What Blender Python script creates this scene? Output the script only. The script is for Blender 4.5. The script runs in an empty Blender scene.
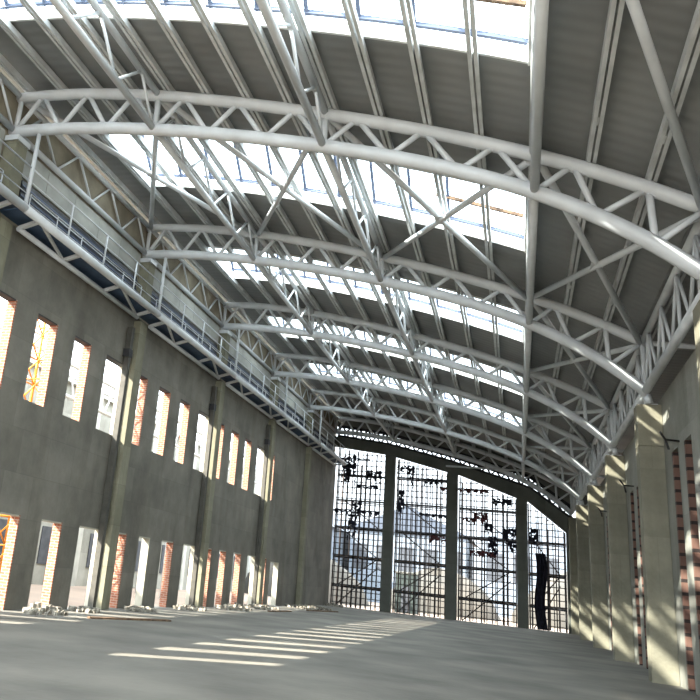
import bpy, math, random
import numpy as np
from mathutils import Vector

# ------------------------------------------------------------------ camera
C = bpy.context.scene.collection
scn = bpy.context.scene
CAMY = -7.308
cd = bpy.data.cameras.new('camera')
cam = bpy.data.objects.new('camera', cd); C.objects.link(cam)
yaw, pit, rol = [math.radians(a) for a in (21.455, 17.402, 6.103)]
F = Vector((-math.sin(yaw)*math.cos(pit), math.cos(yaw)*math.cos(pit), math.sin(pit)))
R0 = Vector((math.cos(yaw), math.sin(yaw), 0)); U0 = R0.cross(F)
R = R0*math.cos(rol) + U0*math.sin(rol); U = -R0*math.sin(rol) + U0*math.cos(rol)
from mathutils import Matrix
M4 = Matrix(((R.x, U.x, -F.x, 0), (R.y, U.y, -F.y, CAMY), (R.z, U.z, -F.z, 1.682), (0, 0, 0, 1)))
cam.matrix_world = M4
cd.sensor_width = 36; cd.lens = 781.24/700*36
cd.shift_x = (350-224.1)/700; cd.shift_y = (324.13-350)/700
cd.clip_end = 2000
scn.camera = cam

# ------------------------------------------------------------------ light
w = bpy.data.worlds.new('sky'); scn.world = w; w.use_nodes = True
nt = w.node_tree; bgn = nt.nodes['Background']
# overcast-white sky, brightest overhead and duller towards the horizon
tcw = nt.nodes.new('ShaderNodeTexCoord'); sxw = nt.nodes.new('ShaderNodeSeparateXYZ'); nt.links.new(tcw.outputs['Generated'], sxw.inputs[0])
mrw = nt.nodes.new('ShaderNodeMapRange'); nt.links.new(sxw.outputs[2], mrw.inputs['Value'])
mrw.inputs['From Min'].default_value = 0.0; mrw.inputs['From Max'].default_value = 0.75
mrw.inputs['To Min'].default_value = 1.15; mrw.inputs['To Max'].default_value = 10.0
# the half of the sky where the sun stands is brighter
mry = nt.nodes.new('ShaderNodeMapRange'); nt.links.new(sxw.outputs[1], mry.inputs['Value'])
mry.inputs['From Min'].default_value = -0.9; mry.inputs['From Max'].default_value = -0.1
mry.inputs['To Min'].default_value = 4.0; mry.inputs['To Max'].default_value = 0.0
adw = nt.nodes.new('ShaderNodeMath'); adw.operation = 'ADD'
nt.links.new(mrw.outputs[0], adw.inputs[0]); nt.links.new(mry.outputs[0], adw.inputs[1])
nt.links.new(adw.outputs[0], bgn.inputs['Strength'])
bgn.inputs['Color'].default_value = (0.86, 0.94, 1.0, 1)
sd = bpy.data.lights.new('sun', 'SUN'); sd.energy = 24; sd.angle = math.radians(0.6); sd.color = (1.0, 0.92, 0.80)
sun = bpy.data.objects.new('sun', sd); C.objects.link(sun)
sun.rotation_euler = Vector((1.1, 0.96, -1.0)).to_track_quat('-Z', 'Y').to_euler()
sun.location = (-40, -60, 50)
vs = scn.view_settings
vs.view_transform = 'Standard'; vs.look = 'None'; vs.gamma = 1; vs.use_curve_mapping = False
vs.exposure = 0.12

# ------------------------------------------------------------------ materials
def srgb(r, g, b):
    f = lambda c: (c/255/12.92) if c/255 <= .04045 else ((c/255+.055)/1.055)**2.4
    return (f(r), f(g), f(b), 1)

def mat(name, col, rough=.7, metal=0., var=.0, scale=3., col2=None, bump=0., bscale=20., stretch=None, detail=4):
    m = bpy.data.materials.new(name); m.use_nodes = True
    t = m.node_tree; b = t.nodes['Principled BSDF']
    b.inputs['Roughness'].default_value = rough; b.inputs['Metallic'].default_value = metal
    c = srgb(*col)
    tc = t.nodes.new('ShaderNodeTexCoord'); mp = t.nodes.new('ShaderNodeMapping')
    t.links.new(tc.outputs['Object'], mp.inputs['Vector'])
    if stretch: mp.inputs['Scale'].default_value = stretch
    n = t.nodes.new('ShaderNodeTexNoise'); n.inputs['Scale'].default_value = scale; n.inputs['Detail'].default_value = detail
    t.links.new(mp.outputs['Vector'], n.inputs['Vector'])
    r = t.nodes.new('ShaderNodeValToRGB')
    c2 = srgb(*col2) if col2 else tuple([x*(1-var) for x in c[:3]]+[1])
    r.color_ramp.elements[0].position = .35; r.color_ramp.elements[1].position = .65
    r.color_ramp.elements[0].color = c2; r.color_ramp.elements[1].color = c
    t.links.new(n.outputs['Fac'], r.inputs['Fac']); t.links.new(r.outputs['Color'], b.inputs['Base Color'])
    if bump:
        n2 = t.nodes.new('ShaderNodeTexNoise'); n2.inputs['Scale'].default_value = bscale
        t.links.new(tc.outputs['Object'], n2.inputs['Vector'])
        bp = t.nodes.new('ShaderNodeBump'); bp.inputs['Strength'].default_value = bump; bp.inputs['Distance'].default_value = .03
        t.links.new(n2.outputs['Fac'], bp.inputs['Height']); t.links.new(bp.outputs['Normal'], b.inputs['Normal'])
    return m

def concrete(name, a, b_, joint=(1.2, 1.3), seam=.75, axis='YZ'):
    """cast concrete: blotches, stains and faint formwork seams"""
    m = bpy.data.materials.new(name); m.use_nodes = True
    t = m.node_tree; b = t.nodes['Principled BSDF']; b.inputs['Roughness'].default_value = .85
    L = t.links.new
    tc = t.nodes.new('ShaderNodeTexCoord')
    n = t.nodes.new('ShaderNodeTexNoise'); n.inputs['Scale'].default_value = .55; n.inputs['Detail'].default_value = 8; n.inputs['Roughness'].default_value = .65
    L(tc.outputs['Object'], n.inputs['Vector'])
    r = t.nodes.new('ShaderNodeValToRGB'); r.color_ramp.elements[0].position = .33; r.color_ramp.elements[1].position = .66
    r.color_ramp.elements[0].color = srgb(*b_); r.color_ramp.elements[1].color = srgb(*a)
    L(n.outputs['Fac'], r.inputs['Fac'])
    # formwork panels: each board its own tint
    sx = t.nodes.new('ShaderNodeSeparateXYZ'); L(tc.outputs['Object'], sx.inputs[0])
    cx = t.nodes.new('ShaderNodeCombineXYZ')
    L(sx.outputs[{'Y': 1, 'X': 0}[axis[0]]], cx.inputs[0]); L(sx.outputs[2], cx.inputs[1])
    br = t.nodes.new('ShaderNodeTexBrick'); br.offset = .37; br.inputs['Scale'].default_value = 1
    br.inputs['Brick Width'].default_value = joint[0]; br.inputs['Row Height'].default_value = joint[1]
    br.inputs['Mortar Size'].default_value = .012; br.inputs['Mortar Smooth'].default_value = .6
    br.inputs['Color1'].default_value = (1, 1, 1, 1); br.inputs['Color2'].default_value = (.80, .80, .79, 1); br.inputs['Mortar'].default_value = (seam, seam, seam, 1)
    L(cx.outputs[0], br.inputs['Vector'])
    mx = t.nodes.new('ShaderNodeMix'); mx.data_type = 'RGBA'; mx.blend_type = 'MULTIPLY'; mx.inputs['Factor'].default_value = 1
    L(r.outputs['Color'], mx.inputs[6]); L(br.outputs['Color'], mx.inputs[7])
    # vertical run-down streaks
    mp = t.nodes.new('ShaderNodeMapping'); mp.inputs['Scale'].default_value = (1.1, 1.1, .2); L(tc.outputs['Object'], mp.inputs['Vector'])
    n3 = t.nodes.new('ShaderNodeTexNoise'); n3.inputs['Scale'].default_value = 1.; n3.inputs['Detail'].default_value = 5; L(mp.outputs[0], n3.inputs['Vector'])
    r3 = t.nodes.new('ShaderNodeValToRGB'); r3.color_ramp.elements[0].position = .36; r3.color_ramp.elements[1].position = .5
    r3.color_ramp.elements[0].color = (.86, .85, .83, 1); r3.color_ramp.elements[1].color = (1, 1, 1, 1)
    L(n3.outputs['Fac'], r3.inputs['Fac'])
    m2 = t.nodes.new('ShaderNodeMix'); m2.data_type = 'RGBA'; m2.blend_type = 'MULTIPLY'; m2.inputs['Factor'].default_value = 1
    L(mx.outputs[2], m2.inputs[6]); L(r3.outputs['Color'], m2.inputs[7]); L(m2.outputs[2], b.inputs['Base Color'])
    bp = t.nodes.new('ShaderNodeBump'); bp.inputs['Strength'].default_value = .35; bp.inputs['Distance'].default_value = .03
    n4 = t.nodes.new('ShaderNodeTexNoise'); n4.inputs['Scale'].default_value = 9; n4.inputs['Detail'].default_value = 6; L(tc.outputs['Object'], n4.inputs['Vector'])
    L(n4.outputs['Fac'], bp.inputs['Height']); L(bp.outputs['Normal'], b.inputs['Normal'])
    return m

def brickmat(name, c1, c2, mort, bw=.24, rh=.085, axis=0, ms=.012):
    m = bpy.data.materials.new(name); m.use_nodes = True
    t = m.node_tree; b = t.nodes['Principled BSDF']; b.inputs['Roughness'].default_value = .9; L = t.links.new
    tc = t.nodes.new('ShaderNodeTexCoord'); sx = t.nodes.new('ShaderNodeSeparateXYZ'); L(tc.outputs['Object'], sx.inputs[0])
    cx = t.nodes.new('ShaderNodeCombineXYZ'); L(sx.outputs[axis], cx.inputs[0]); L(sx.outputs[2], cx.inputs[1])
    br = t.nodes.new('ShaderNodeTexBrick'); br.inputs['Scale'].default_value = 1
    br.inputs['Brick Width'].default_value = bw; br.inputs['Row Height'].default_value = rh; br.inputs['Mortar Size'].default_value = ms
    br.inputs['Color1'].default_value = srgb(*c1); br.inputs['Color2'].default_value = srgb(*c2); br.inputs['Mortar'].default_value = srgb(*mort)
    L(cx.outputs[0], br.inputs['Vector']); L(br.outputs['Color'], b.inputs['Base Color'])
    bp = t.nodes.new('ShaderNodeBump'); bp.inputs['Strength'].default_value = .6; bp.inputs['Distance'].default_value = .01; bp.invert = True
    L(br.outputs['Fac'], bp.inputs['Height']); L(bp.outputs['Normal'], b.inputs['Normal'])
    return m

def deckmat(name, a, b_):
    m = mat(name, a, .6, 0, scale=.5, col2=b_, detail=6)
    t = m.node_tree; b = t.nodes['Principled BSDF']; L = t.links.new
    tc = t.nodes.new('ShaderNodeTexCoord')
    wv = t.nodes.new('ShaderNodeTexWave'); wv.bands_direction = 'Y'; wv.inputs['Scale'].default_value = .9; wv.inputs['Distortion'].default_value = .15
    L(tc.outputs['Object'], wv.inputs['Vector'])
    bp = t.nodes.new('ShaderNodeBump'); bp.inputs['Strength'].default_value = .35; bp.inputs['Distance'].default_value = .03
    L(wv.outputs['Fac'], bp.inputs['Height']); L(bp.outputs['Normal'], b.inputs['Normal'])
    return m

M = dict(
    steel=mat('white_painted_steel', (207, 211, 213), .40, 0, scale=1.4, col2=(192, 196, 198)),
    steel2=mat('white_painted_purlin_steel', (206, 209, 209), .5, 0, scale=2., col2=(184, 187, 186)),
    rail=mat('railing_paint', (204, 208, 210), .45, 0, var=.1),
    wall=concrete('cast_concrete_wall', (129, 125, 114), (100, 97, 88), joint=(1.5, 1.25)),
    wallr=concrete('cast_concrete_right', (150, 150, 142), (124, 124, 116), joint=(2.4, 2.1), seam=.85),
    column=concrete('column_concrete', (142, 139, 118), (112, 110, 92), joint=(3, 1.4), seam=.7),
    column_r=concrete('right_column_concrete', (146, 142, 124), (116, 113, 98), joint=(3, 1.9), seam=.86, axis='XZ'),
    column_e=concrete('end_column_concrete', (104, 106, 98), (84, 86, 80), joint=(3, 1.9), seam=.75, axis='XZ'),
    upper=mat('upper_plaster', (150, 142, 124), .9, 0, scale=1.1, col2=(120, 112, 96), bump=.3, bscale=12),
    panel=mat('grey_cladding', (168, 168, 160), .7, 0, scale=1.2, col2=(146, 147, 140)),
    band=mat('dark_band', (62, 66, 72), .5, 0, scale=2, col2=(44, 48, 54)),
    floor=mat('dusty_floor', (120, 117, 108), .9, 0, scale=.45, col2=(92, 90, 83), bump=.3, bscale=6, detail=10),
    sand=mat('sandy_ground', (140, 122, 106), .95, 0, scale=.12, col2=(112, 98, 86), bump=.5, bscale=1.5, detail=10),
    deck=deckmat('roof_sheet', (136, 138, 137), (118, 120, 120)),
    ext=mat('outer_cladding', (110, 110, 104), .8, 0, var=.2, scale=1),
    mull=mat('skylight_mullion', (84, 94, 116), .5, .2, var=.1),
    frame=mat('skylight_frame', (214, 216, 214), .5, 0, var=.12),
    walkdeck=mat('blue_deck_plate', (70, 92, 120), .6, .1, scale=2, col2=(54, 74, 98)),
    brick=brickmat('orange_brick', (160, 100, 74), (134, 78, 58), (160, 138, 122)),
    brick_d=brickmat('dark_red_brick', (112, 84, 72), (92, 64, 54), (40, 30, 27), bw=.5, rh=.33, ms=.045),
    plaster=mat('pale_plaster', (176, 172, 156), .9, 0, scale=2, col2=(156, 152, 138)),
    pipe=mat('grey_pipe', (74, 72, 64), .7, 0, var=.3, scale=4),
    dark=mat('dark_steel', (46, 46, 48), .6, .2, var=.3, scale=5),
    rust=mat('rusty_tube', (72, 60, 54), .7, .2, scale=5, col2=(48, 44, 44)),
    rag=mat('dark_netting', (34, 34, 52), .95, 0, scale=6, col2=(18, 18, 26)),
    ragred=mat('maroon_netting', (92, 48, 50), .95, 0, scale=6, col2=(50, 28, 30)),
    plank=mat('weathered_plank', (120, 96, 74), .9, 0, scale=6, col2=(80, 62, 48)),
    yellow=mat('crane_yellow', (226, 146, 34), .5, 0, scale=3, col2=(196, 118, 26)),
    red=mat('red_tarp', (176, 40, 42), .8, 0, scale=3, col2=(140, 28, 32)),
    rubble=mat('rubble', (168, 162, 148), .95, 0, scale=5, col2=(96, 92, 84), bump=.6, bscale=12),
    blue=mat('blue_grey_roofing', (64, 72, 84), .5, .1, scale=.3, col2=(46, 54, 66)),
    blue2=mat('pale_blue_cladding', (112, 120, 130), .5, .1, scale=.3, col2=(94, 104, 114)),
    green=mat('dark_green_cabin', (38, 50, 48), .7, 0, var=.2),
    mound=mat('earth_mound', (78, 73, 66), .95, 0, scale=.3, col2=(58, 57, 53), bump=.7, bscale=1.2),
)
g = bpy.data.materials.new('skylight_glazing'); g.use_nodes = True
t = g.node_tree; t.nodes.remove(t.nodes['Principled BSDF'])
tr = t.nodes.new('ShaderNodeBsdfTransparent'); tr.inputs[0].default_value = (.93, .96, .97, 1)
gl = t.nodes.new('ShaderNodeBsdfGlossy'); gl.inputs['Roughness'].default_value = .1
mx = t.nodes.new('ShaderNodeMixShader'); mx.inputs[0].default_value = .06
t.links.new(tr.outputs[0], mx.inputs[1]); t.links.new(gl.outputs[0], mx.inputs[2])
t.links.new(mx.outputs[0], t.nodes['Material Output'].inputs[0]); M['glass'] = g

# ------------------------------------------------------------------ mesh helpers
class MB:
    def __init__(s): s.v = []; s.f = []; s.sm = []
    def box(s, x0, x1, y0, y1, z0, z1):
        b = len(s.v)
        s.v += [(x, y, z) for z in (z0, z1) for y in (y0, y1) for x in (x0, x1)]
        s.f += [tuple(b+i for i in q) for q in ((0, 2, 3, 1), (4, 5, 7, 6), (0, 1, 5, 4), (2, 6, 7, 3), (0, 4, 6, 2), (1, 3, 7, 5))]
        s.sm += [False]*6; return s
    def bar(s, p, q, w_, h_, up=(0, 0, 1)):
        p = Vector(p); q = Vector(q); d = (q-p).normalized(); upv = Vector(up)
        if abs(d.dot(upv)) > .98: upv = Vector((1, 0, 0))
        a = d.cross(upv).normalized(); c = a.cross(d)
        b = len(s.v)
        for P in (p, q):
            for i, j in ((-1, -1), (1, -1), (1, 1), (-1, 1)):
                s.v.append(tuple(P + a*i*w_/2 + c*j*h_/2))
        s.f += [tuple(b+i for i in q_) for q_ in ((0, 1, 2, 3), (7, 6, 5, 4), (0, 4, 5, 1), (1, 5, 6, 2), (2, 6, 7, 3), (3, 7, 4, 0))]
        s.sm += [False]*6; return s
    def tube(s, pts, r, n=12, cap=True):
        pts = [Vector(p) for p in pts]; rings = []
        for i, p in enumerate(pts):
            d = (pts[min(i+1, len(pts)-1)] - pts[max(i-1, 0)]).normalized()
            up = Vector((0, 0, 1)) if abs(d.z) < .9 else Vector((1, 0, 0))
            a = d.cross(up).normalized(); c = a.cross(d)
            b = len(s.v); rr = r[i] if isinstance(r, (list, tuple)) else r
            s.v += [tuple(p + (a*math.cos(k*2*math.pi/n) + c*math.sin(k*2*math.pi/n))*rr) for k in range(n)]
            rings.append(b)
        for b0, b1 in zip(rings, rings[1:]):
            for k in range(n):
                s.f.append((b0+k, b1+k, b1+(k+1) % n, b0+(k+1) % n)); s.sm.append(True)
        if cap:
            s.f.append(tuple(rings[0]+k for k in range(n))); s.f.append(tuple(rings[-1]+k for k in reversed(range(n)))); s.sm += [False]*2
        return s
    def prism(s, poly, y0, y1, ax='Y'):
        b = len(s.v); n = len(poly)
        for y in (y0, y1):
            s.v += [((u, y, v) if ax == 'Y' else (y, u, v)) for u, v in poly]
        s.f.append(tuple(range(b, b+n))); s.f.append(tuple(reversed(range(b+n, b+2*n))))
        for i in range(n):
            j = (i+1) % n; s.f.append((b+i, b+n+i, b+n+j, b+j))
        s.sm += [False]*(n+2); return s
    def mesh(s, name, m):
        me = bpy.data.meshes.new(name); me.from_pydata(s.v, [], s.f)
        me.polygons.foreach_set('use_smooth', s.sm); me.materials.append(m); me.update()
        import bmesh
        bm = bmesh.new(); bm.from_mesh(me); bmesh.ops.recalc_face_normals(bm, faces=bm.faces); bm.to_mesh(me); bm.free()
        return me
    def build(s, name, m, parent=None, loc=None):
        o = bpy.data.objects.new(name, s.mesh(name, m)); C.objects.link(o)
        if parent: o.parent = parent
        if loc: o.location = loc
        return o

def tag(o, label=None, cat=None, group=None, kind=None):
    if label: o['label'] = label
    if cat: o['category'] = cat
    if group: o['group'] = group
    if kind: o['kind'] = kind
    return o
def struct(o): return tag(o, kind='structure')
def thing(name, loc, label, cat, group=None):
    o = bpy.data.objects.new(name, None); C.objects.link(o); o.location = loc; o.empty_display_size = .3
    return tag(o, label, cat, group)
def dup(root, loc, label=None):
    r = root.copy(); C.objects.link(r); r.location = loc
    if label: r['label'] = label
    for ch in list(root.children):
        c = ch.copy(); C.objects.link(c); c.parent = r
        for g2 in list(ch.children):
            d = g2.copy(); C.objects.link(d); d.parent = c
    return r

# ------------------------------------------------------------------ profiles of the arch
BX = [-13.6, -12, -10.7, -9, -6.5, -4.3, -2.5, -.9, .45, 1.7, 2.4, 3.67]
BZ = [13.13, 13.03, 12.93, 12.70, 12.23, 11.70, 11.16, 10.68, 10.17, 9.39, 8.90, 7.92]
TX = [-13.6, -11.4, -9, -6.6, -4.3, -2.5, -.9, .45, 1.7, 2.6, 3.6]
TZ = [14.25, 14.09, 13.75, 13.22, 12.60, 12.04, 11.5, 11.0, 10.48, 10.05, 9.47]
pb = np.polyfit(BX, BZ, 5); pt = np.polyfit(TX, TZ, 4)
def zb(x): return float(np.polyval(pb, x))
def zt(x):
    if x <= 3.6: return float(np.polyval(pt, x))
    return float(np.interp(x, [3.6, 5, 7, 9.5], [np.polyval(pt, 3.6), 9.4, 9.1, 8.6]))
OFF = .42
def zr(x): return zt(x) + OFF
NX = [-13.5, -9.0, -4.32, .42, 3.6]
BAY = 9.0
ORD = ['first', 'second', 'third', 'fourth', 'fifth', 'sixth']

# ------------------------------------------------------------------ setting
# floor slab and ground outside
struct(MB().box(-14.0, 9.4, -12, 54.6, -.25, 0).build('floor', M['floor']))
gm = MB(); gm.box(-160, 160, -60, 260, -.6, -.26)
tag(gm.build('ground', M['sand']), kind='structure')

# left wall with two rows of slit openings
WX0, WX1 = -13.8, -13.5
win = []      # (y0, y1, z0, z1, brick?)
for k in range(0, 5):
    y = 9*k
    for a, b_, br in ((.68, 1.58, True), (2.70, 3.85, True), (4.92, 6.02, True), (7.12, 8.72, False)):
        if k == 4 and a > 1: continue
        win.append((y+a, y+b_, 5.85, 8.5, br, 'upper'))
    for a, b_, br in ((.68, 1.55, True), (2.60, 3.60, k % 2 == 1), (4.75, 5.95, True), (7.05, 8.72, False)):
        if k == 4 and a > 1: continue
        win.append((y+a, y+b_, 0, 2.6, br, 'lower'))
win.append((38.4, 40.2, 0, 2.45, False, 'lower'))
ys = sorted(set([-12., 54.6] + [a for w_ in win for a in w_[:2]]))
wl = MB()
for a, b_ in zip(ys, ys[1:]):
    mid = (a+b_)/2
    op = sorted([(w_[2], w_[3]) for w_ in win if w_[0] < mid < w_[1]])
    z = 0
    for z0, z1 in op:
        if z0 > z: wl.box(WX0, WX1, a, b_, z, z0)
        z = z1
    wl.box(WX0, WX1, a, b_, z, 10.5)
struct(wl.build('wall_left', M['wall']))
# upper part of the left wall, behind the walkway
up = MB(); up.box(-14.0, -13.63, -12, 54.6, 10.5, 14.3)
struct(up.build('wall_left_upper', M['upper']))
for k in range(0, 6):
    y0, y1 = 9*k+.35, 9*k+8.65
    p = MB()
    n = 5
    for i in range(n):
        a = y0+(y1-y0)*i/n; b_ = y0+(y1-y0)*(i+1)/n
        p.box(-13.62, -13.55, a+.012, b_-.012, 12.08, 12.95)
    o = p.build('cladding_strip', M['panel'])
    tag(o, 'grey cladding strip above the walkway, between the %s and next roof arch' % (ORD[k-1] if k else 'nearest edge'), 'cladding')
    o['label'] = ('pale grey cladding strip above the walkway in the nearest bay' if k == 0 else
                  'pale grey cladding strip above the walkway, behind the bay after the %s arch' % ORD[k-1])
    q = MB(); q.box(-13.62, -13.58, y0+.5, y1, 10.75, 12.02)
    o = q.build('louvre_band', M['band']); 
    s_ = MB()
    for z in np.arange(10.9, 12.0, .16): s_.bar((-13.56, y0+.5, z), (-13.56, y1, z), .03, .05)
    s_.build('louvre_blade', M['mull'], o)
    tag(o, 'dark louvred band low behind the walkway railing, %s' % ('nearest bay' if k == 0 else 'bay after the %s arch' % ORD[k-1]), 'louvre')

# jamb linings of the left openings
for i, (a, b_, z0, z1, br, row) in enumerate(win):
    j = MB(); j.box(WX0+.002, WX1+.004, b_-.05, b_, z0, z1)
    o = bpy.data.objects.new('window_%d' % (i+1), None); C.objects.link(o); o.location = ((WX0+WX1)/2, (a+b_)/2, z0); struct(o)
    j = MB(); j.box(WX0-o.location.x+.002, WX1-o.location.x+.004, b_-.06-o.location.y, b_-o.location.y-.001, 0.001, z1-z0-.001)
    j.build('jamb', M['brick'] if br else M['plaster'], o)
    l = MB(); l.box(WX0-o.location.x+.002, WX1-o.location.x-.002, a-o.location.y+.001, b_-o.location.y-.062, z1-z0-.04, z1-z0-.001)
    l.build('lintel', M['dark'] if row == 'upper' else M['plaster'], o)

# right wall: piers and tall slits
RX0, RX1 = 4.0, 4.4
rwin = []
for k in range(0, 6):
    for a in (1.15, 3.1, 5.3, 7.05):
        rwin.append((9*k+a, 9*k+a+.95))
wr = MB(); y = -12.
for a, b_ in rwin:
    wr.box(RX0, RX1, y, a, 0, 6.0); y = b_
wr.box(RX0, RX1, y, 54.6, 0, 6.0); wr.box(RX0, RX1, -12, 54.6, 6.0, 7.8)
struct(wr.build('wall_right', M['wallr']))
for i, (a, b_) in enumerate(rwin):
    o = bpy.data.objects.new('window_%d' % (i+1+len(win)), None); C.objects.link(o); o.location = ((RX0+RX1)/2, (a+b_)/2, 0); struct(o)
    j = MB(); j.box(-.195, .195, (b_-a)/2-.16, (b_-a)/2-.001, .001, 5.999)
    j.build('jamb', M['brick_d'], o)
struct(MB().box(9.0, 9.4, -12, 54.6, 0, 8.9).build('wall_outer_unseen', M['ext']))  # unseen wall, added to shut out daylight and keep the right side dark

# roof sheet with strip rooflights
SKX0, SKX1 = -12.45, .28
SKY0, SKY1 = 2.75, 6.25
xs = list(np.linspace(-14.0, SKX0, 4)) + list(np.linspace(SKX0, SKX1, 34))[1:] + list(np.linspace(SKX1, 3.6, 12))[1:] + [4.5, 5.5, 7, 9.4]
yb = [-9.]
for k in range(0, 5): yb += [9*k+SKY0, 9*k+SKY1]
yb += [55.2]
yb = sorted(set(yb))
rf = MB(); TH = .09
def roofcell(mb, x0, x1, y0, y1, th=TH, lift=0):
    b = len(mb.v)
    for dz in (0, th):
        for (x, y) in ((x0, y0), (x1, y0), (x1, y1), (x0, y1)): mb.v.append((x, y, zr(x)+dz+lift))
    mb.f += [tuple(b+i for i in q) for q in ((0, 3, 2, 1), (4, 5, 6, 7), (0, 1, 5, 4), (1, 2, 6, 5), (2, 3, 7, 6), (3, 0, 4, 7))]
    mb.sm += [False]*6
for y0, y1 in zip(yb, yb[1:]):
    sky = (y0 % 9) > 2 and (y0 % 9) < 3 and y0 > 0 and y1-y0 < 4
    for x0, x1 in zip(xs, xs[1:]):
        if sky and SKX0-.01 < (x0+x1)/2 < SKX1: continue
        roofcell(rf, x0, x1, y0, y1)
struct(rf.build('ceiling', M['deck']))

PX = [3.55+.2-1.147*i for i in range(0, 16)]
PX = [2.66+1.147, 2.66, 1.55, .42, -.72, -1.86, -3.0, -4.15, -5.3, -6.45, -7.6, -8.75, -9.9, -11.05, -12.2, -13.3]

gb = MB()
GX = [-13.7, -9.37, -4.7, .22, .89, 3.55, 4.0]; GZ = [12.78, 12.24, 11.17, 9.72, 9.5, 7.55, 7.3]
gz = lambda x: float(np.interp(x, GX, GZ)) + .92
for x0, x1 in zip(xs, xs[1:]):
    gb.prism([(x0, gz(x0)), (x1, gz(x1)), (x1, zr(x1)-.004), (x0, zr(x0)-.004)], 54.6, 54.68)
struct(gb.build('wall_gable', M['ext']))
# rooflights
BAYL = ['nearest bay, before the first arch', 'bay between first and second arches', 'bay between second and third arches',
        'bay between third and fourth arches', 'bay between fourth and fifth arches', 'last bay before the end wall']
def make_skylight():
    """glazed ridge: two sloping sides on a low curb, gabled ends"""
    root = thing('skylight', (0, 0, 0), '', 'skylight')
    gx = [x for x in xs if SKX0-.01 <= x <= SKX1+.01]
    YM = (SKY0+SKY1)/2; RISE = 1.5; CU = .24
    P = lambda x, y: (x, y, zr(x) + CU + RISE*(1-abs(y-YM)/((SKY1-SKY0)/2)))
    for ya, yb_ in ((SKY0+.02, YM), (YM, SKY1-.02)):
        gm_ = MB()
        for x0, x1 in zip(gx, gx[1:]):
            b = len(gm_.v)
            for dz in (0, .015):
                for (x, y) in ((x0, ya), (x1, ya), (x1, yb_), (x0, yb_)):
                    p = P(x, y); gm_.v.append((p[0], p[1], p[2]+dz))
            gm_.f += [(b, b+3, b+2, b+1), (b+4, b+5, b+6, b+7)]; gm_.sm += [True]*2
        gm_.build('glazing', M['glass'], root)
    for xx in (SKX0, SKX1):
        e = MB(); a, b_, c = P(xx, SKY0), P(xx, YM), P(xx, SKY1)
        e.prism([(a[1], a[2]), (c[1], c[2]), (b_[1], b_[2])], xx-.01, xx+.01, 'X'); e.build('gable_glazing', M['glass'], root)
    for yy in (SKY0-.05, SKY1-.02):
        fm = MB()
        for x0, x1 in zip(gx, gx[1:]):
            b = len(fm.v)
            for x in (x0, x1):
                for y in (yy, yy+.07):
                    fm.v += [(x, y, zr(x)-.06), (x, y, zr(x)+CU)]
            fm.f += [(b, b+1, b+5, b+4), (b+2, b+6, b+7, b+3), (b, b+4, b+6, b+2), (b+1, b+3, b+7, b+5), (b, b+2, b+3, b+1), (b+4, b+5, b+7, b+6)]; fm.sm += [False]*6
        fm.build('curb', M['frame'], root)
        fm = MB()
        y2 = yy + (.14 if yy < YM else -.07)
        for x0, x1 in zip(gx, gx[1:]): fm.bar((x0, y2, P(x0, y2)[2]+.02), (x1, y2, P(x1, y2)[2]+.02), .09, .09)
        fm.build('bottom_rail', M['mull'], root)
    for xx in (SKX0-.04, SKX1+.04):
        fm = MB(); fm.box(xx-.04, xx+.04, SKY0-.05, SKY1+.05, zr(xx)-.08, zr(xx)+CU); fm.build('side_curb', M['frame'], root)
    rl = MB()
    for x0, x1 in zip(gx, gx[1:]): rl.bar(P(x0, YM), P(x1, YM), .08, .08)
    rl.build('ridge_bar', M['mull'], root)
    for px in PX:
        x = px
        if SKX0-.3 < x < SKX1-.1:
            x = max(x, SKX0+.05)
            for ys_ in (SKY0+.05, SKY1-.05):
                mm = MB(); mm.bar(P(x, ys_), P(x, YM), .085, .08); mm.build('mullion', M['mull'], root)
    mm = MB(); mm.bar(P(-2.2, SKY1-.62), P(.25, SKY1-.62), .09, .09); 
    if True: mm.build('purlin_rail', M['plank'], root)
    return root
sk = make_skylight()
for k in range(0, 5):
    lab = 'long bright strip rooflight in the roof, ' + BAYL[k]
    if k == 0: sk['label'] = lab
    else: dup(sk, (0, 9*k, 0), lab)

# ------------------------------------------------------------------ arched trusses
WEB_R = .068
bots = []; tops = []
def panel_nodes():
    segs = []
    for i in range(3):
        a, b_ = NX[i], NX[i+1]
        bt = [a+(b_-a)*j/3 for j in range(4)]
        tp = [a+(b_-a)*(j+.5)/3 for j in range(3)]
        for j in range(3):
            segs.append(((bt[j], 'b'), (tp[j], 't'))); segs.append(((tp[j], 't'), (bt[j+1], 'b')))
    segs += [((.42, 'b'), (1.2, 't')), ((1.2, 't'), (1.63, 'b')), ((1.63, 'b'), (2.6, 't')), ((2.6, 't'), (2.66, 'b')), ((2.66, 'b'), (3.6, 't'))]
    for x in NX[:-1]: segs.append(((x, 'b'), (x, 't')))
    segs.append(((3.62, 'b'), (3.58, 't')))
    return segs
def make_truss():
    root = thing('roof_truss', (0, 0, 0), '', 'roof truss')
    X = np.linspace(-13.75, 3.66, 48)
    MB().tube([(x, 0, zb(x)) for x in X], .168, 16).build('bottom_chord', M['steel'], root)
    MB().tube([(x, 0, zt(x)) for x in np.linspace(-13.6, 3.75, 48)], .155, 16).build('top_chord', M['steel'], root)
    P = lambda n: (n[0], 0, zb(n[0]) if n[1] == 'b' else zt(n[0]))
    for a, b_ in panel_nodes():
        vert = abs(a[0]-b_[0]) < .1
        MB().tube([P(a), P(b_)], .075 if vert else WEB_R, 10).build('web_post' if vert else 'web_diagonal', M['steel'], root)
    # outrigger towards the side aisle
    MB().tube([(3.6, 0, zt(3.6)-.02), (8.9, 0, 9.0)], .08, 10).build('outrigger', M['steel'], root)
    return root
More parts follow.
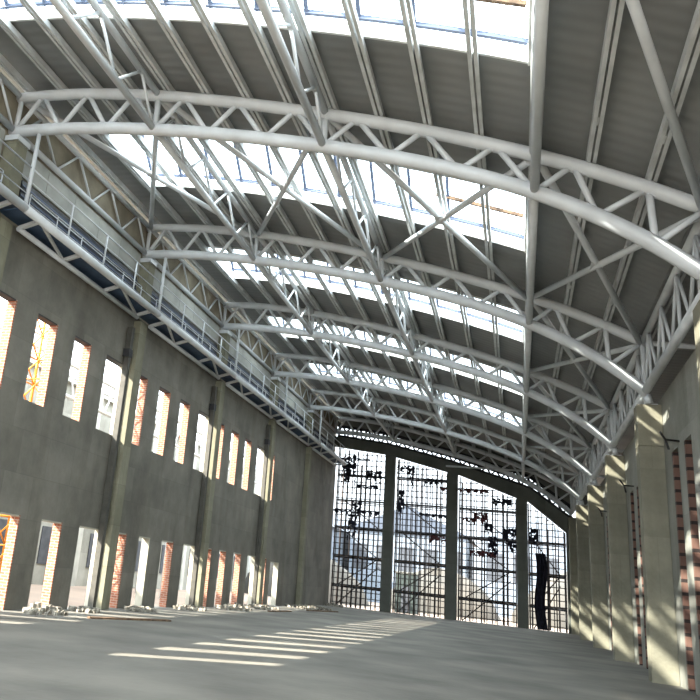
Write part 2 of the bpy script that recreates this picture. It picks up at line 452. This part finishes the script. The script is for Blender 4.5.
tl = ['large white arched tube truss nearest the camera, spanning the whole top of the hall',
      'second white arched roof truss from the camera, in front of the second strip of rooflight',
      'third white arched roof truss from the camera, halfway down the hall',
      'fourth white arched roof truss from the camera',
      'fifth white arched roof truss, the last fully lit one before the glazed end',
      'shaded arched roof truss standing right above the concrete beam of the end wall']
T = make_truss(); T.location = (0, 9, 0); T['label'] = tl[0]
for k in range(2, 7): dup(T, (0, 9*k, 0), tl[k-1])

# longitudinal lattice trusses, one per bay and line
LINE = ['over left walkway', 'first right of walkway', 'amid rooflights', 'along right rooflight ends', 'over right columns']
for i, x in enumerate(NX):
    b0, t0 = zb(min(x, 3.6)), zt(x)
    if i == 4: b0 = 7.98
    root = thing('lattice_girder', (x, 0, 0), '', 'lattice girder', 'lengthwise lattice girders')
    rb, rt = (.095, .09) if i < 4 else (.115, .10)
    MB().tube([(0, .1, b0), (0, 8.9, b0)], rb, 14).build('bottom_chord', M['steel'], root)
    MB().tube([(0, .1, t0), (0, 8.9, t0)], rt, 14).build('top_chord', M['steel'], root)
    n = 4; st = BAY/n
    for j in range(n):
        yb0, ym, yb1 = st*j, st*(j+.5), st*(j+1)
        if j == 0: yb0 = .12
        if j == n-1: yb1 = 8.88
        MB().tube([(0, yb0, b0), (0, ym, t0)], .042, 8).build('web_diagonal', M['steel'], root)
        MB().tube([(0, ym, t0), (0, yb1, b0)], .042, 8).build('web_diagonal', M['steel'], root)
        if i == 4:
            MB().tube([(0, ym, t0), (0, ym+.02, b0)], .042, 8).build('web_post', M['steel'], root)
    for k in range(0, 6):
        lab = 'white lattice girder %s, %s' % (LINE[i], ['before first arch', 'first to second arch', 'second to third arch', 'third to fourth arch', 'fourth to fifth arch', 'last bay'][k])
        if k == 0: root['label'] = lab
        else: dup(root, (x, 9*k, 0), lab)

# cross bracing in the plane of the top chords
def cross(i, k, label, single=False):
    xa, xb_ = NX[i], NX[i+1]; ya, yb_ = 9*k+.15, 9*k+8.85
    root = thing('cross_brace', ((xa+xb_)/2, 9*k+4.5, 0), label, 'cross brace', 'crossed bracing tubes under the roof')
    ox, oy = root.location.x, root.location.y
    za, zc = zt(xa)-.05, zt(xb_)-.05
    MB().tube([(xa+.1-ox, ya-oy, za), (xb_-.1-ox, yb_-oy, zc)], .085, 12).build('brace_tube', M['steel'], root)
    if single:
        root.name = 'brace_tube'; root['category'] = 'brace'; return
    MB().tube([(xa+.1-ox, yb_-oy, za-.02), (xb_-.1-ox, ya-oy, zc-.02)], .085, 12).build('brace_tube', M['steel'], root)
    o = MB(); o.bar((0, -.25, (za+zc)/2-.01), (0, .25, (za+zc)/2-.01), .3, .05); o.build('gusset_plate', M['steel'], root)
CELL = ['beside the left walkway', 'left of the middle girder', 'right of the middle girder', 'on the right slope of the roof']
for i in range(4): cross(i, 1, 'white crossed bracing tubes %s, between first and second arches' % CELL[i])
cross(3, 0, 'single white bracing tube at the top right corner, before the first arch', True)
for k in (2, 3, 4, 5): cross(3, k, 'white crossed bracing tubes on the right slope, ' + BAYL[k])

# purlins: pairs of light channels
for i, x in enumerate(PX):
    sl = 0
    root = thing('purlin', (x, 23, 0), '', 'purlin', 'paired roof purlins')
    zz = zt(x)+.15
    for s_ in (-.058, .058):
        m_ = MB()
        m_.box(s_-.038, s_+.038, -32, 32, zz, zz+.18)
        m_.build('channel', M['steel2'], root)
    if i < 3:
        for k in range(0, 6):
            m_ = MB(); m_.box(-.015, .015, 9*k-23+7.2, 9*k-23+7.5, zz+.01, zz+.16); m_.build('splice_plate', M['steel2'], root)
    from_right = i
    if i == 3: lab = 'pale paired purlin right over the overhead lattice girder'
    elif i < 3: lab = 'pale paired purlin on the dark right slope, %s from the right wall' % ORD[i]
    elif i == 15: lab = 'pale paired purlin along the left wall head'
    else: lab = 'pale paired purlin crossing the rooflights, number %s left of the overhead girder' % (['one','two','three','four','five','six','seven','eight','nine','ten','eleven'][i-4])
    root['label'] = lab

# ------------------------------------------------------------------ left columns, pipes, walkway
CL = ['nearest, at the left picture edge', 'second, left of the orange brick slits', 'third down the left wall', 'fourth down the left wall', 'fifth, in the blank end of the left wall']
for k in range(1, 6):
    y = 9*k
    root = thing('concrete_column', (-13.4, y+.05, 0), 'flat concrete pilaster of the left wall: ' + CL[k-1], 'column', 'left wall pilasters')
    MB().box(-.098, .2, -.28, .28, 0, 10.28).build('shaft', M['column'], root)
    MB().box(-.215, .2, -.25, .25, 10.76, 12.7).build('upper_shaft', M['column'], root)
    MB().box(-.215, .25, -.3, .3, 12.7, 12.86).build('bearing_pad', M['steel'], root)
    if k <= 4:
        root = thing('drainpipe', (-13.36, y-.62, 0), 'dark vertical pipe beside the %s pilaster of the left wall' % ORD[k-1], 'pipe', 'dark pipes on the left wall')
        MB().box(-.1, .1, -.1, .1, 0, 9.9).build('pipe_run', M['pipe'], root)
        MB().box(-.135, .12, -.14, .14, 8.75, 9.05).build('pipe_clamp', M['dark'], root)

AX, AZ = -12.65, 10.62
for k in range(0, 6):
    y = 9*k
    where = BAYL[k]
    root = thing('walkway', (AX, y, AZ), 'white tube framed walkway along the left wall, ' + where, 'walkway', 'left walkway bays')
    MB().tube([(0, .0, 0), (0, 9.0, 0)], .13, 16).build('edge_tube', M['steel'], root)
    MB().tube([(-.66, .75, -.24), (-.66, 8.6, -.24)], .085, 12).build('wall_tube', M['steel'], root)
    MB().box(-.92, -.12, .05, 8.95, .0, .04).build('deck_plate', M['walkdeck'], root)
    for j, yy in enumerate((.8, 3.2, 5.9, 8.5)):
        MB().bar((-.66, yy, -.2), (0, yy, -.02), .12, .1).build('cross_strut', M['steel'], root)
    for a, b_ in ((.8, 3.2), (5.9, 8.5)):
        MB().bar((0, a+.1, -.08), (-.66, b_, -.2), .08, .07).build('diagonal_strut', M['steel'], root)
    # hanger from the arch
    if k >= 1:
        h = MB(); h.tube([(AX, y, zb(AX)-.1), (AX, y, AZ+.1)], .06, 12)
        tag(h.build('hanger_tube', M['steel']), 'white vertical hanger tube holding the walkway from the %s arch' % ORD[k-1], 'hanger', 'walkway hangers')
    r_ = thing('railing', (AX, y, AZ), 'thin white outer walkway railing, ' + where, 'railing', 'outer walkway railings')
    for zz, rr in ((1.22, .026), (.82, .017), (.42, .017)):
        MB().tube([(0, 0, zz), (0, 9, zz)], rr, 8).build('rail' if zz < 1 else 'top_rail', M['rail'], r_)
    for j in range(0, 4):
        if j == 0 and k >= 1: continue
        MB().tube([(0, 2.25*j+.03, .1), (0, 2.25*j+.03, 1.22)], .03, 8).build('post', M['rail'], r_)
    r_ = thing('railing', (-13.3, y, AZ+.04), 'low white wall-side walkway railing, ' + where, 'railing', 'wall side walkway railings')
    for zz in (.95, .62, .3):
        MB().tube([(0, 1., zz), (0, 8.6, zz)], .018, 8).build('rail', M['rail'], r_)
    for j in range(0, 6):
        yy = 1.0+1.52*j
        MB().tube([(0, yy, 0), (0, yy, .95)], .02, 8).build('post', M['rail'], r_)

# ------------------------------------------------------------------ right columns
RL = ['nearest, beyond the right picture edge', 'largest in view at the right edge', 'third down the right side', 'fourth down the right side', 'fifth down the right side', 'last, beside the end wall']
for k in range(1, 7):
    y = 9*k if k < 6 else 9*k-1.2
    root = thing('concrete_column', (3.665, y+.35, 0), 'square concrete column of the right row: ' + RL[k-1], 'column', 'right row columns')
    MB().box(-.325, .323, -.32, .32, 0, 6.35).build('shaft', M['column_r'], root)
    MB().box(-.325, .323, -.33, .33, 6.36, 7.58).build('column_head', M['column_r'], root)
    if k < 6:
        MB().box(-.25, .25, -.25, .25, 7.58, 7.62).build('bearing_plate', M['steel'], root)
        tp = MB(); tp.tube([(0, -.3, 7.62), (-.04, -.35, zb(3.63)-.05)], [.13, .10], 12); tp.build('bearing_stub', M['steel'], root)
for k in (1, 2, 3):
    o = MB(); y = 9*k+9-2.2
    o.tube([(0, 0, 0), (-.35, -.25, -.02), (-.5, -.5, .12)], .03, 6); o.tube([(-.35, -.25, -.02), (-.3, -.3, -.28)], .03, 6)
    tag(o.build('bent_rebar', M['dark'], None, (3.99, y, 6.1)), 'dark bent rod on the right wall before the %s right column' % ORD[k], 'rod', 'bent rods on the right wall')

# ------------------------------------------------------------------ end wall: columns, beam
EB = [(-13.7, 12.0), (-9.58, 11.54), (-8.73, 11.37), (-5.06, 10.47), (-3.97, 10.24), (-.13, 8.87), (.75, 8.62), (3.27, 6.61), (4.0, 6.1)]
ET = [(-13.7, 12.78), (-9.37, 12.24), (-4.7, 11.17), (.22, 9.72), (.89, 9.5), (3.55, 7.55), (4.0, 7.3)]
bm_ = MB()
xsE = sorted(set([p[0] for p in EB]+[p[0] for p in ET]))
fb = lambda x: float(np.interp(x, [p[0] for p in EB], [p[1] for p in EB]))
ft = lambda x: float(np.interp(x, [p[0] for p in ET], [p[1] for p in ET]))
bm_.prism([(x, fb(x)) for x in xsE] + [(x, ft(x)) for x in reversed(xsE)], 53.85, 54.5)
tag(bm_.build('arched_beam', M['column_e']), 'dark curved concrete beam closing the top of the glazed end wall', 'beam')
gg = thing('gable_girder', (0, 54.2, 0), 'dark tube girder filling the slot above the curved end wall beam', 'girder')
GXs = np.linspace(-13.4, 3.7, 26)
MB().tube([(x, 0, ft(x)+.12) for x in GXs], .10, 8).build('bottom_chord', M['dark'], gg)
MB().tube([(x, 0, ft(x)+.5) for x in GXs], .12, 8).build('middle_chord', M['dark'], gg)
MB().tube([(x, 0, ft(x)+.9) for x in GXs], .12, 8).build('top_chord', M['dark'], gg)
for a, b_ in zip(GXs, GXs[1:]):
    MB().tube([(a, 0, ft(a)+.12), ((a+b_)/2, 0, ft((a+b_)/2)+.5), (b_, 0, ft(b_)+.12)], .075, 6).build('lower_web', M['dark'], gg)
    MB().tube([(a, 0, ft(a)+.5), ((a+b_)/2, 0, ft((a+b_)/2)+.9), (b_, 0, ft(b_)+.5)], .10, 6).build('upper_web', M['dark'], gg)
EC = [(-9.52, -8.76), (-4.88, -4.12), (-.05, .69), (3.22, 3.97)]
EL = ['left one of the three standing free in the end wall', 'middle one of the three standing free in the end wall', 'right one of the three standing free in the end wall', 'in the right corner of the end wall']
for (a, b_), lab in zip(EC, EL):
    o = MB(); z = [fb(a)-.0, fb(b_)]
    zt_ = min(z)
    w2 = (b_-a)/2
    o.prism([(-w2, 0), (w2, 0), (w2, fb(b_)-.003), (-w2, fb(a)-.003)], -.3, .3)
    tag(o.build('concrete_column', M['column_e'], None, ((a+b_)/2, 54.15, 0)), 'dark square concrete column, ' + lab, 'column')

# ------------------------------------------------------------------ scaffold grids in the end openings
rnd = random.Random(5)
bays = [(-13.4, -9.55), (-8.73, -4.9), (-4.08, -.07), (.72, 3.2)]
SL = ['leftmost end opening', 'second end opening from the left', 'third end opening from the left', 'narrow rightmost end opening']
for bi, (xa, xb_) in enumerate(bays):
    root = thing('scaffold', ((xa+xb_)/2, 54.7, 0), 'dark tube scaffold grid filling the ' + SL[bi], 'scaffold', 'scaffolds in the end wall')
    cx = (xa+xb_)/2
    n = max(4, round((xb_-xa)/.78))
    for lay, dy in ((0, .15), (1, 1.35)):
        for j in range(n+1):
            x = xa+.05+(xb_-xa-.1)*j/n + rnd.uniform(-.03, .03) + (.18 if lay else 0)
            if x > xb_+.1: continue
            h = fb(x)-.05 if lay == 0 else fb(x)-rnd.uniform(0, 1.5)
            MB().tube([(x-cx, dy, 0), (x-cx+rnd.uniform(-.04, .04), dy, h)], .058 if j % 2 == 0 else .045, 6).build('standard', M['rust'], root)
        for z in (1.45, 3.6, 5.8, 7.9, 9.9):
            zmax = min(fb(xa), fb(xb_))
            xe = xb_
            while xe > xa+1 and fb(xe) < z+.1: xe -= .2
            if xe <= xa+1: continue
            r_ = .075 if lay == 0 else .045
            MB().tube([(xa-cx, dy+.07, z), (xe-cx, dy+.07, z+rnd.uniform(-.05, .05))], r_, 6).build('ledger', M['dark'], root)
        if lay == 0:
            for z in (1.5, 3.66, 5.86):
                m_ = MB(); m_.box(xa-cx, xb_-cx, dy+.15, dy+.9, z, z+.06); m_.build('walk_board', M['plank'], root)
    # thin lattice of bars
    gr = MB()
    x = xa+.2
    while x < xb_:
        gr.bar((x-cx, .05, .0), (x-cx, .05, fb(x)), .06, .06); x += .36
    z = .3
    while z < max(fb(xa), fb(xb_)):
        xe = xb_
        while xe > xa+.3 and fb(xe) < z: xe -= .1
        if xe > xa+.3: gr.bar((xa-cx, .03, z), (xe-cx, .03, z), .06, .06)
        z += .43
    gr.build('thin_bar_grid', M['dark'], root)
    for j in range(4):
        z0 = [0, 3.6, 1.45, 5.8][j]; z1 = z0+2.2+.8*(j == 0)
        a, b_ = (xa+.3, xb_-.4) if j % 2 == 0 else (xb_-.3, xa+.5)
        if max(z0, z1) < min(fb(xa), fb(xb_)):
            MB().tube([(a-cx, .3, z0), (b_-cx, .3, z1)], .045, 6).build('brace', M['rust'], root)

def px_on_y(px, py, Y):
    d = F + R*((px-224.1)/781.24) - U*((py-324.13)/781.24)
    tt = (Y-CAMY)/d.y
    return Vector((0, CAMY, 1.682)) + d*tt

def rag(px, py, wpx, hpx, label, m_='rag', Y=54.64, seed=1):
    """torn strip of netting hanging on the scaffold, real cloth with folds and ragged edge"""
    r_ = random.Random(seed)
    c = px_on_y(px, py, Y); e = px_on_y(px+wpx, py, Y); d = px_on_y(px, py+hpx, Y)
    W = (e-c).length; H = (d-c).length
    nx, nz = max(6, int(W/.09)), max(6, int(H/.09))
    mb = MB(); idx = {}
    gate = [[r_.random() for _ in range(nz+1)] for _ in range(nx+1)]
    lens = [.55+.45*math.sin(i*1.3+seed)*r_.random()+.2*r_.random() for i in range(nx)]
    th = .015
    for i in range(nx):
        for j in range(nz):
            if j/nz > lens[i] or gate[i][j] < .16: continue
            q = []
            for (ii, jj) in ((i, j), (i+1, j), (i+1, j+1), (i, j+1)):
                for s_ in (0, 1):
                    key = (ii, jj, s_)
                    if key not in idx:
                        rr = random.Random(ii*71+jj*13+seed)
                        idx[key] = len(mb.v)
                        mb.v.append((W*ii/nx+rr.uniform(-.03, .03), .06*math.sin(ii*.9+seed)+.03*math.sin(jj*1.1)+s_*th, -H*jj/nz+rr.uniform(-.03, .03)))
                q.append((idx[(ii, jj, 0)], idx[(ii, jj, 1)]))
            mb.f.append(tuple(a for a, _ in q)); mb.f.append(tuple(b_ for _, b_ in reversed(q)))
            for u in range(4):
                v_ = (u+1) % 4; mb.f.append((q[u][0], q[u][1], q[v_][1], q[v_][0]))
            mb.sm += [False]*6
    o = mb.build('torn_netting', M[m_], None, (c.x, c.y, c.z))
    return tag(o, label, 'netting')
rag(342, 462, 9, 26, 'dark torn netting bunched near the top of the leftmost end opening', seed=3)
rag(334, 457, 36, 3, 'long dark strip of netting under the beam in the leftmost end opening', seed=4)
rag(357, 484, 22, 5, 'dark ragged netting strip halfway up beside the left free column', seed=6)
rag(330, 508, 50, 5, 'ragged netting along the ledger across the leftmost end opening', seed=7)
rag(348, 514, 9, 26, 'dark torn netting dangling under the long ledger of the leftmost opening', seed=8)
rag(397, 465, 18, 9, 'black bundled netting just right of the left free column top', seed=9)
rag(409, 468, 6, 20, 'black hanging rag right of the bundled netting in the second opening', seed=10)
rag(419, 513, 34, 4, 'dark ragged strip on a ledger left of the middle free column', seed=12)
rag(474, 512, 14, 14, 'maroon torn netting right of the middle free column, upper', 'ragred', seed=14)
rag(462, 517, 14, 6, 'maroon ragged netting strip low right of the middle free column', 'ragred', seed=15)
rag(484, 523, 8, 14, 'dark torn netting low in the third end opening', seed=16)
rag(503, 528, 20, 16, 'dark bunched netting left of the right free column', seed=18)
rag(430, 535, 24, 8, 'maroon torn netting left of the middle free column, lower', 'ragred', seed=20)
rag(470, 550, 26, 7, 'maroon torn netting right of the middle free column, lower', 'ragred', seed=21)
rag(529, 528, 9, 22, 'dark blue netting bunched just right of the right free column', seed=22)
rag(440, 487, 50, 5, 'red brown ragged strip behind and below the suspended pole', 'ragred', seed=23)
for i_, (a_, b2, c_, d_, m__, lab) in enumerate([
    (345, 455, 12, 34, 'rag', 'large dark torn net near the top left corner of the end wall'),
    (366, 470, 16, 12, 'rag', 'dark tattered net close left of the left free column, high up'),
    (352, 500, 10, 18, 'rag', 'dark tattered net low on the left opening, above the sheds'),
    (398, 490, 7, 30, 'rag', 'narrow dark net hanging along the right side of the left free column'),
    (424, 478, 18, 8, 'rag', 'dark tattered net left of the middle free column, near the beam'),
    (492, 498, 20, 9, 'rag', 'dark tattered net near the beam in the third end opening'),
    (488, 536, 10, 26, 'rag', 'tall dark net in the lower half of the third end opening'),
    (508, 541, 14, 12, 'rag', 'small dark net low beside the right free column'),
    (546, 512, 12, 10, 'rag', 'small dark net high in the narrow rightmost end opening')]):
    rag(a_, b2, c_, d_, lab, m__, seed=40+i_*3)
# black hanging curtain
c0 = px_on_y(535, 553, 54.45); c1 = px_on_y(547, 628, 54.45)
cu = MB(); n = 14; Wc = c1.x-c0.x; Hc = c0.z-.02
pts = [(Wc*i/n, .09*math.sin(i*1.7)) for i in range(n+1)]
for j in range(10):
    za, zc = -Hc*j/10, -Hc*(j+1)/10
    for i in range(n):
        (x0, y0), (x1, y1) = pts[i], pts[i+1]
        sh0 = .1*math.sin(j*.7); sh1 = .1*math.sin((j+1)*.7)
        b = len(cu.v)
        cu.v += [(x0+sh0, y0, za), (x1+sh0, y1, za), (x1+sh1, y1, zc), (x0+sh1, y0, zc), (x0+sh0, y0+.02, za), (x1+sh0, y1+.02, za), (x1+sh1, y1+.02, zc), (x0+sh1, y0+.02, zc)]
        cu.f += [(b, b+1, b+2, b+3), (b+7, b+6, b+5, b+4), (b, b+3, b+7, b+4), (b+1, b+5, b+6, b+2)]; cu.sm += [False]*4
tag(cu.build('hanging_tarp', M['rag'], None, (c0.x, c0.y, c0.z)), 'black tarp hanging floor-length in the narrow rightmost end opening', 'tarp')
# suspended pole with ropes
a = px_on_y(446, 466, 52.5); b_ = px_on_y(527, 471, 52.5)
root = thing('suspended_pole', tuple(a), 'thin pale pole slung level under the roof in front of the end beam', 'pole')
e = b_-a
MB().tube([(0, 0, 0), tuple(e)], .07, 10).build('pole', M['steel'], root)
for f_ in (.1, .5, .95):
    p = e*f_; MB().tube([tuple(p+Vector((0, 0, .05))), (p.x, p.y, zt(a.x+p.x)-a.z+.2)], .012, 5).build('rope', M['pipe'], root)

# ------------------------------------------------------------------ rubble on the floor
def heap(x, y, rad, h, label, seed, n=60):
    r_ = random.Random(seed); m_ = MB()
    for i in range(n):
        a = r_.uniform(0, 6.28); d = rad*math.sqrt(r_.random()); s_ = r_.uniform(.05, .14)
        zc = .6*max(0, h*(1-d/rad))*r_.random()
        c = Vector((d*math.cos(a)*.7, d*math.sin(a), zc+s_*.4))
        b = len(m_.v)
        for dz in (-.5, .5):
            for dx, dy in ((-.5, -.5), (.5, -.5), (.5, .5), (-.5, .5)):
                m_.v.append((c.x+(dx+r_.uniform(-.25, .25))*s_, c.y+(dy+r_.uniform(-.25, .25))*s_, max(0, c.z+(dz+r_.uniform(-.2, .2))*s_)))
        m_.f += [tuple(b+i_ for i_ in q) for q in ((0, 3, 2, 1), (4, 5, 6, 7), (0, 1, 5, 4), (1, 2, 6, 5), (2, 3, 7, 6), (3, 0, 4, 7))]; m_.sm += [False]*6
    o = m_.build('rubble_heap', M['rubble'], None, (x, y, 0)); tag(o, label, 'rubble', kind='stuff')
heap(-12.6, 13.2, .8, .45, 'pale rubble heap at the foot of the left wall, nearest the left edge', 1, 90)
heap(-12.8, 16.0, .6, .15, 'low scatter of broken concrete left of the second pilaster', 2, 50)
heap(-12.7, 19.8, .8, .15, 'low scatter of broken concrete right of the second pilaster', 3, 50)
heap(-12.7, 24.5, .9, .2, 'scatter of debris left of the third pilaster', 4, 60)
heap(-12.45, 29.5, 1.2, .35, 'pale debris under the slits between third and fourth pilasters', 5, 90)
heap(-12.45, 34., 1.2, .35, 'pale debris left of the fourth pilaster', 6, 90)
heap(-11.9, 42., 2., .3, 'debris spread at the foot of the blank left wall end', 7, 120)
heap(-12.6, 52.6, 1.0, .4, 'dark debris in the corner of left wall and end wall', 8, 70)
for i, (x, y, L_, a) in enumerate([(-10.8, 15.2, 3.2, 1.2), (-11.2, 33, 3., 1.5), (-10.6, 40, 3.5, 1.3)]):
    m_ = MB(); m_.box(-L_/2, L_/2, -.11, .11, 0, .05)
    o = m_.build('timber_plank', M['plank'], None, (x, y, 0)); o.rotation_euler.z = a
    tag(o, ['loose timber plank on the floor near the left picture edge', 'loose timber plank on the floor before the fourth pilaster', 'loose timber plank on the floor near the dark doorway'][i], 'plank')

# ------------------------------------------------------------------ outside, left: steelwork of the next hall, crane, walls
def lattice(y0, y1, x, z0, z1, label, r=.1):
    root = thing('lattice_girder', (x, y0, 0), label, 'lattice girder')
    L_ = y1-y0
    MB().tube([(0, 0, z0), (0, L_, z0)], r, 8).build('bottom_chord', M['steel'], root)
    MB().tube([(0, 0, z1), (0, L_, z1)], r, 8).build('top_chord', M['steel'], root)
    m_ = MB(); n = int(L_/1.5)
    for j in range(n):
        a = L_*j/n; b_ = L_*(j+1)/n
        m_.tube([(0, a, z0), (0, (a+b_)/2, z1)], .05, 6); m_.tube([(0, (a+b_)/2, z1), (0, b_, z0)], .05, 6)
    m_.build('web', M['steel'], root)
    for yy in (1.2, L_*.5, L_-1.2):
        MB().tube([(0, yy, -.26), (0, yy, z0)], .14, 8).build('support_post', M['steel'], root)
lattice(12, 62, -19.5, 8.6, 10.1, 'white lattice girder of the next hall, seen through the upper slits, lower one')
lattice(14, 70, -23.5, 11.2, 12.9, 'white lattice girder of the next hall, seen through the upper slits, higher one')
# yellow mast
ma = thing('crane_mast', (-17.0, 17.35, -.26), 'yellow lattice mast outside the slits nearest the left picture edge', 'crane mast')
for sx_ in (-.5, .5):
    for sy_ in (-.5, .5): MB().tube([(sx_, sy_, 0), (sx_, sy_, 15)], .06, 8).build('mast_leg', M['yellow'], ma)
m_ = MB()
for j in range(15):
    z = j*1.0
    for (ax_, ay_), (bx_, by_) in (((-.5, -.5), (.5, -.5)), ((.5, -.5), (.5, .5)), ((.5, .5), (-.5, .5)), ((-.5, .5), (-.5, -.5))):
        m_.tube([(ax_, ay_, z), (bx_, by_, z+1.0)], .03, 5); m_.tube([(ax_, ay_, z), (bx_, by_, z)], .03, 5)
m_.build('mast_lacing', M['yellow'], ma)
# long low building beyond
b = thing('neighbour_hall', (-31, 45, -.26), 'long unfinished grey hall standing parallel beyond the left wall', 'building')
MB().box(-4, 4, -40, 60, 0, 12.4).build('wall', M['wallr'], b)
MB().box(-4.3, 4.3, -40.4, 60.4, 12.4, 12.7).build('roof_slab', M['panel'], b)
for j in range(16):
    MB().box(4.0, 4.06, -34+6*j, -31+6*j, 1.2, 3.4).build('window', M['band'], b)
    MB().box(4.0, 4.06, -34+6*j, -31+6*j, 6.2, 9.4).build('window', M['band'], b)
    MB().box(4.0, 4.35, -36.2+6*j, -35.6+6*j, 0, 12.4).build('pilaster', M['panel'], b)
def tarp(x, y, z0, z1, w_, label):
    m_ = MB(); n = 8
    pts = [(w_*i/n-w_/2, .06*math.sin(i*1.4)) for i in range(n+1)]
    m_.prism([(.06*math.sin(i*1.4), 0) for i in range(1)] + [(0, 0)], 0, .01) if False else None
    for i in range(n):
        (y0, x0), (y1, x1) = pts[i], pts[i+1]
        b0 = len(m_.v)
        for dx in (0, .03):
            m_.v += [(x0+dx, y0, z0), (x1+dx, y1, z0), (x1+dx, y1, z1), (x0+dx, y0, z1)]
        m_.f += [tuple(b0+q for q in f) for f in ((0, 1, 2, 3), (7, 6, 5, 4), (0, 4, 5, 1), (3, 2, 6, 7), (0, 3, 7, 4), (1, 5, 6, 2))]; m_.sm += [False]*6
    tag(m_.build('red_tarp', M['red'], None, (x, y, 0)), label, 'tarp')
tarp(-16.5, 24.2, -.26, 2.1, .9, 'red tarp standing outside the slits left of the third pilaster')
tarp(-15.5, 33.6, -.26, 2.0, 1.6, 'red tarp outside the slits left of the fourth pilaster')

# ------------------------------------------------------------------ outside, beyond the end wall
def farpoly(pxs, Y, depth, m_, name, label, cat, floorit=False):
    pts = [px_on_y(a, b_, Y) for a, b_ in pxs]
    if floorit: pts = [Vector((p.x, p.y, max(p.z, -.3))) for p in pts]
    ox = sum(p.x for p in pts)/len(pts)
    mb = MB(); mb.prism([(p.x-ox, p.z+.26) for p in pts], 0, depth)
    return tag(mb.build(name, M[m_], None, (ox, Y, -.26)), label, cat)
def gable(x0, x1, Y, D, zeave, zr_, m1, m2, label):
    b = thing('far_building', ((x0+x1)/2, Y, -.26), label, 'building'); w_ = (x1-x0)/2
    MB().box(-w_, w_, 0, D, 0, zeave).build('wall', M[m1], b)
    MB().prism([(-w_-.5, zeave), (w_+.5, zeave), (0, zr_)], -.4, D+.4).build('roof', M[m2], b)
    n = int(w_*2/3)
    for j in range(n): MB().box(-w_+3*j+.6, -w_+3*j+2.4, -.06, 0, zeave*.45, zeave*.8).build('window', M['band'], b)
gable(-34, -22, 92, 20, 8.5, 13.5, 'blue2', 'blue', 'blue grey roofed shed far beyond the leftmost end opening')
gable(-21, -6, 100, 18, 9, 12.5, 'blue2', 'blue', 'wide pale blue shed far beyond the second end opening')
gable(-4, 8, 96, 18, 9, 11.5, 'blue2', 'blue2', 'pale blue shed far beyond the third end opening')
def mound(x, y, rx, ry, h, label, seed):
    r_ = random.Random(seed); m_ = MB(); n = 20; q = 6
    for j in range(q+1):
        a = j/q*math.pi/2
        for i in range(n):
            t_ = i*2*math.pi/n; k_ = 1+.12*math.sin(3*t_+seed)+.06*r_.random()
            m_.v.append((rx*math.cos(a)*math.cos(t_)*k_, ry*math.cos(a)*math.sin(t_)*k_, h*math.sin(a)**1.3*(1+.1*math.sin(2*t_+seed))))
    for j in range(q):
        for i in range(n): m_.f.append((j*n+i, j*n+(i+1) % n, (j+1)*n+(i+1) % n, (j+1)*n+i)); m_.sm.append(True)
    tag(m_.build('earth_mound', M['mound'], None, (x, y, -.27)), label, 'mound')
mound(-21, 74, 6.5, 4, 4.4, 'grey earth mound beyond the leftmost end opening', 1)
mound(-7.5, 77, 5.2, 4, 4.0, 'grey earth mound beyond the second end opening', 2)
mound(5.5, 79, 5.8, 5, 5.0, 'grey earth mound beyond the third end opening', 3)
c = thing('site_cabin', (-9.2, 66, -.26), 'dark green site cabin seen between the left and middle free columns', 'cabin')
MB().box(-.9, .9, 0, 2.5, 0, 3.3).build('body', M['green'], c)
MB().box(-1.0, 1.0, -.1, 2.6, 3.3, 3.42).build('roof', M['panel'], c)
MB().box(-.35, .35, -.04, 0, .1, 2.2).build('door', M['band'], c)
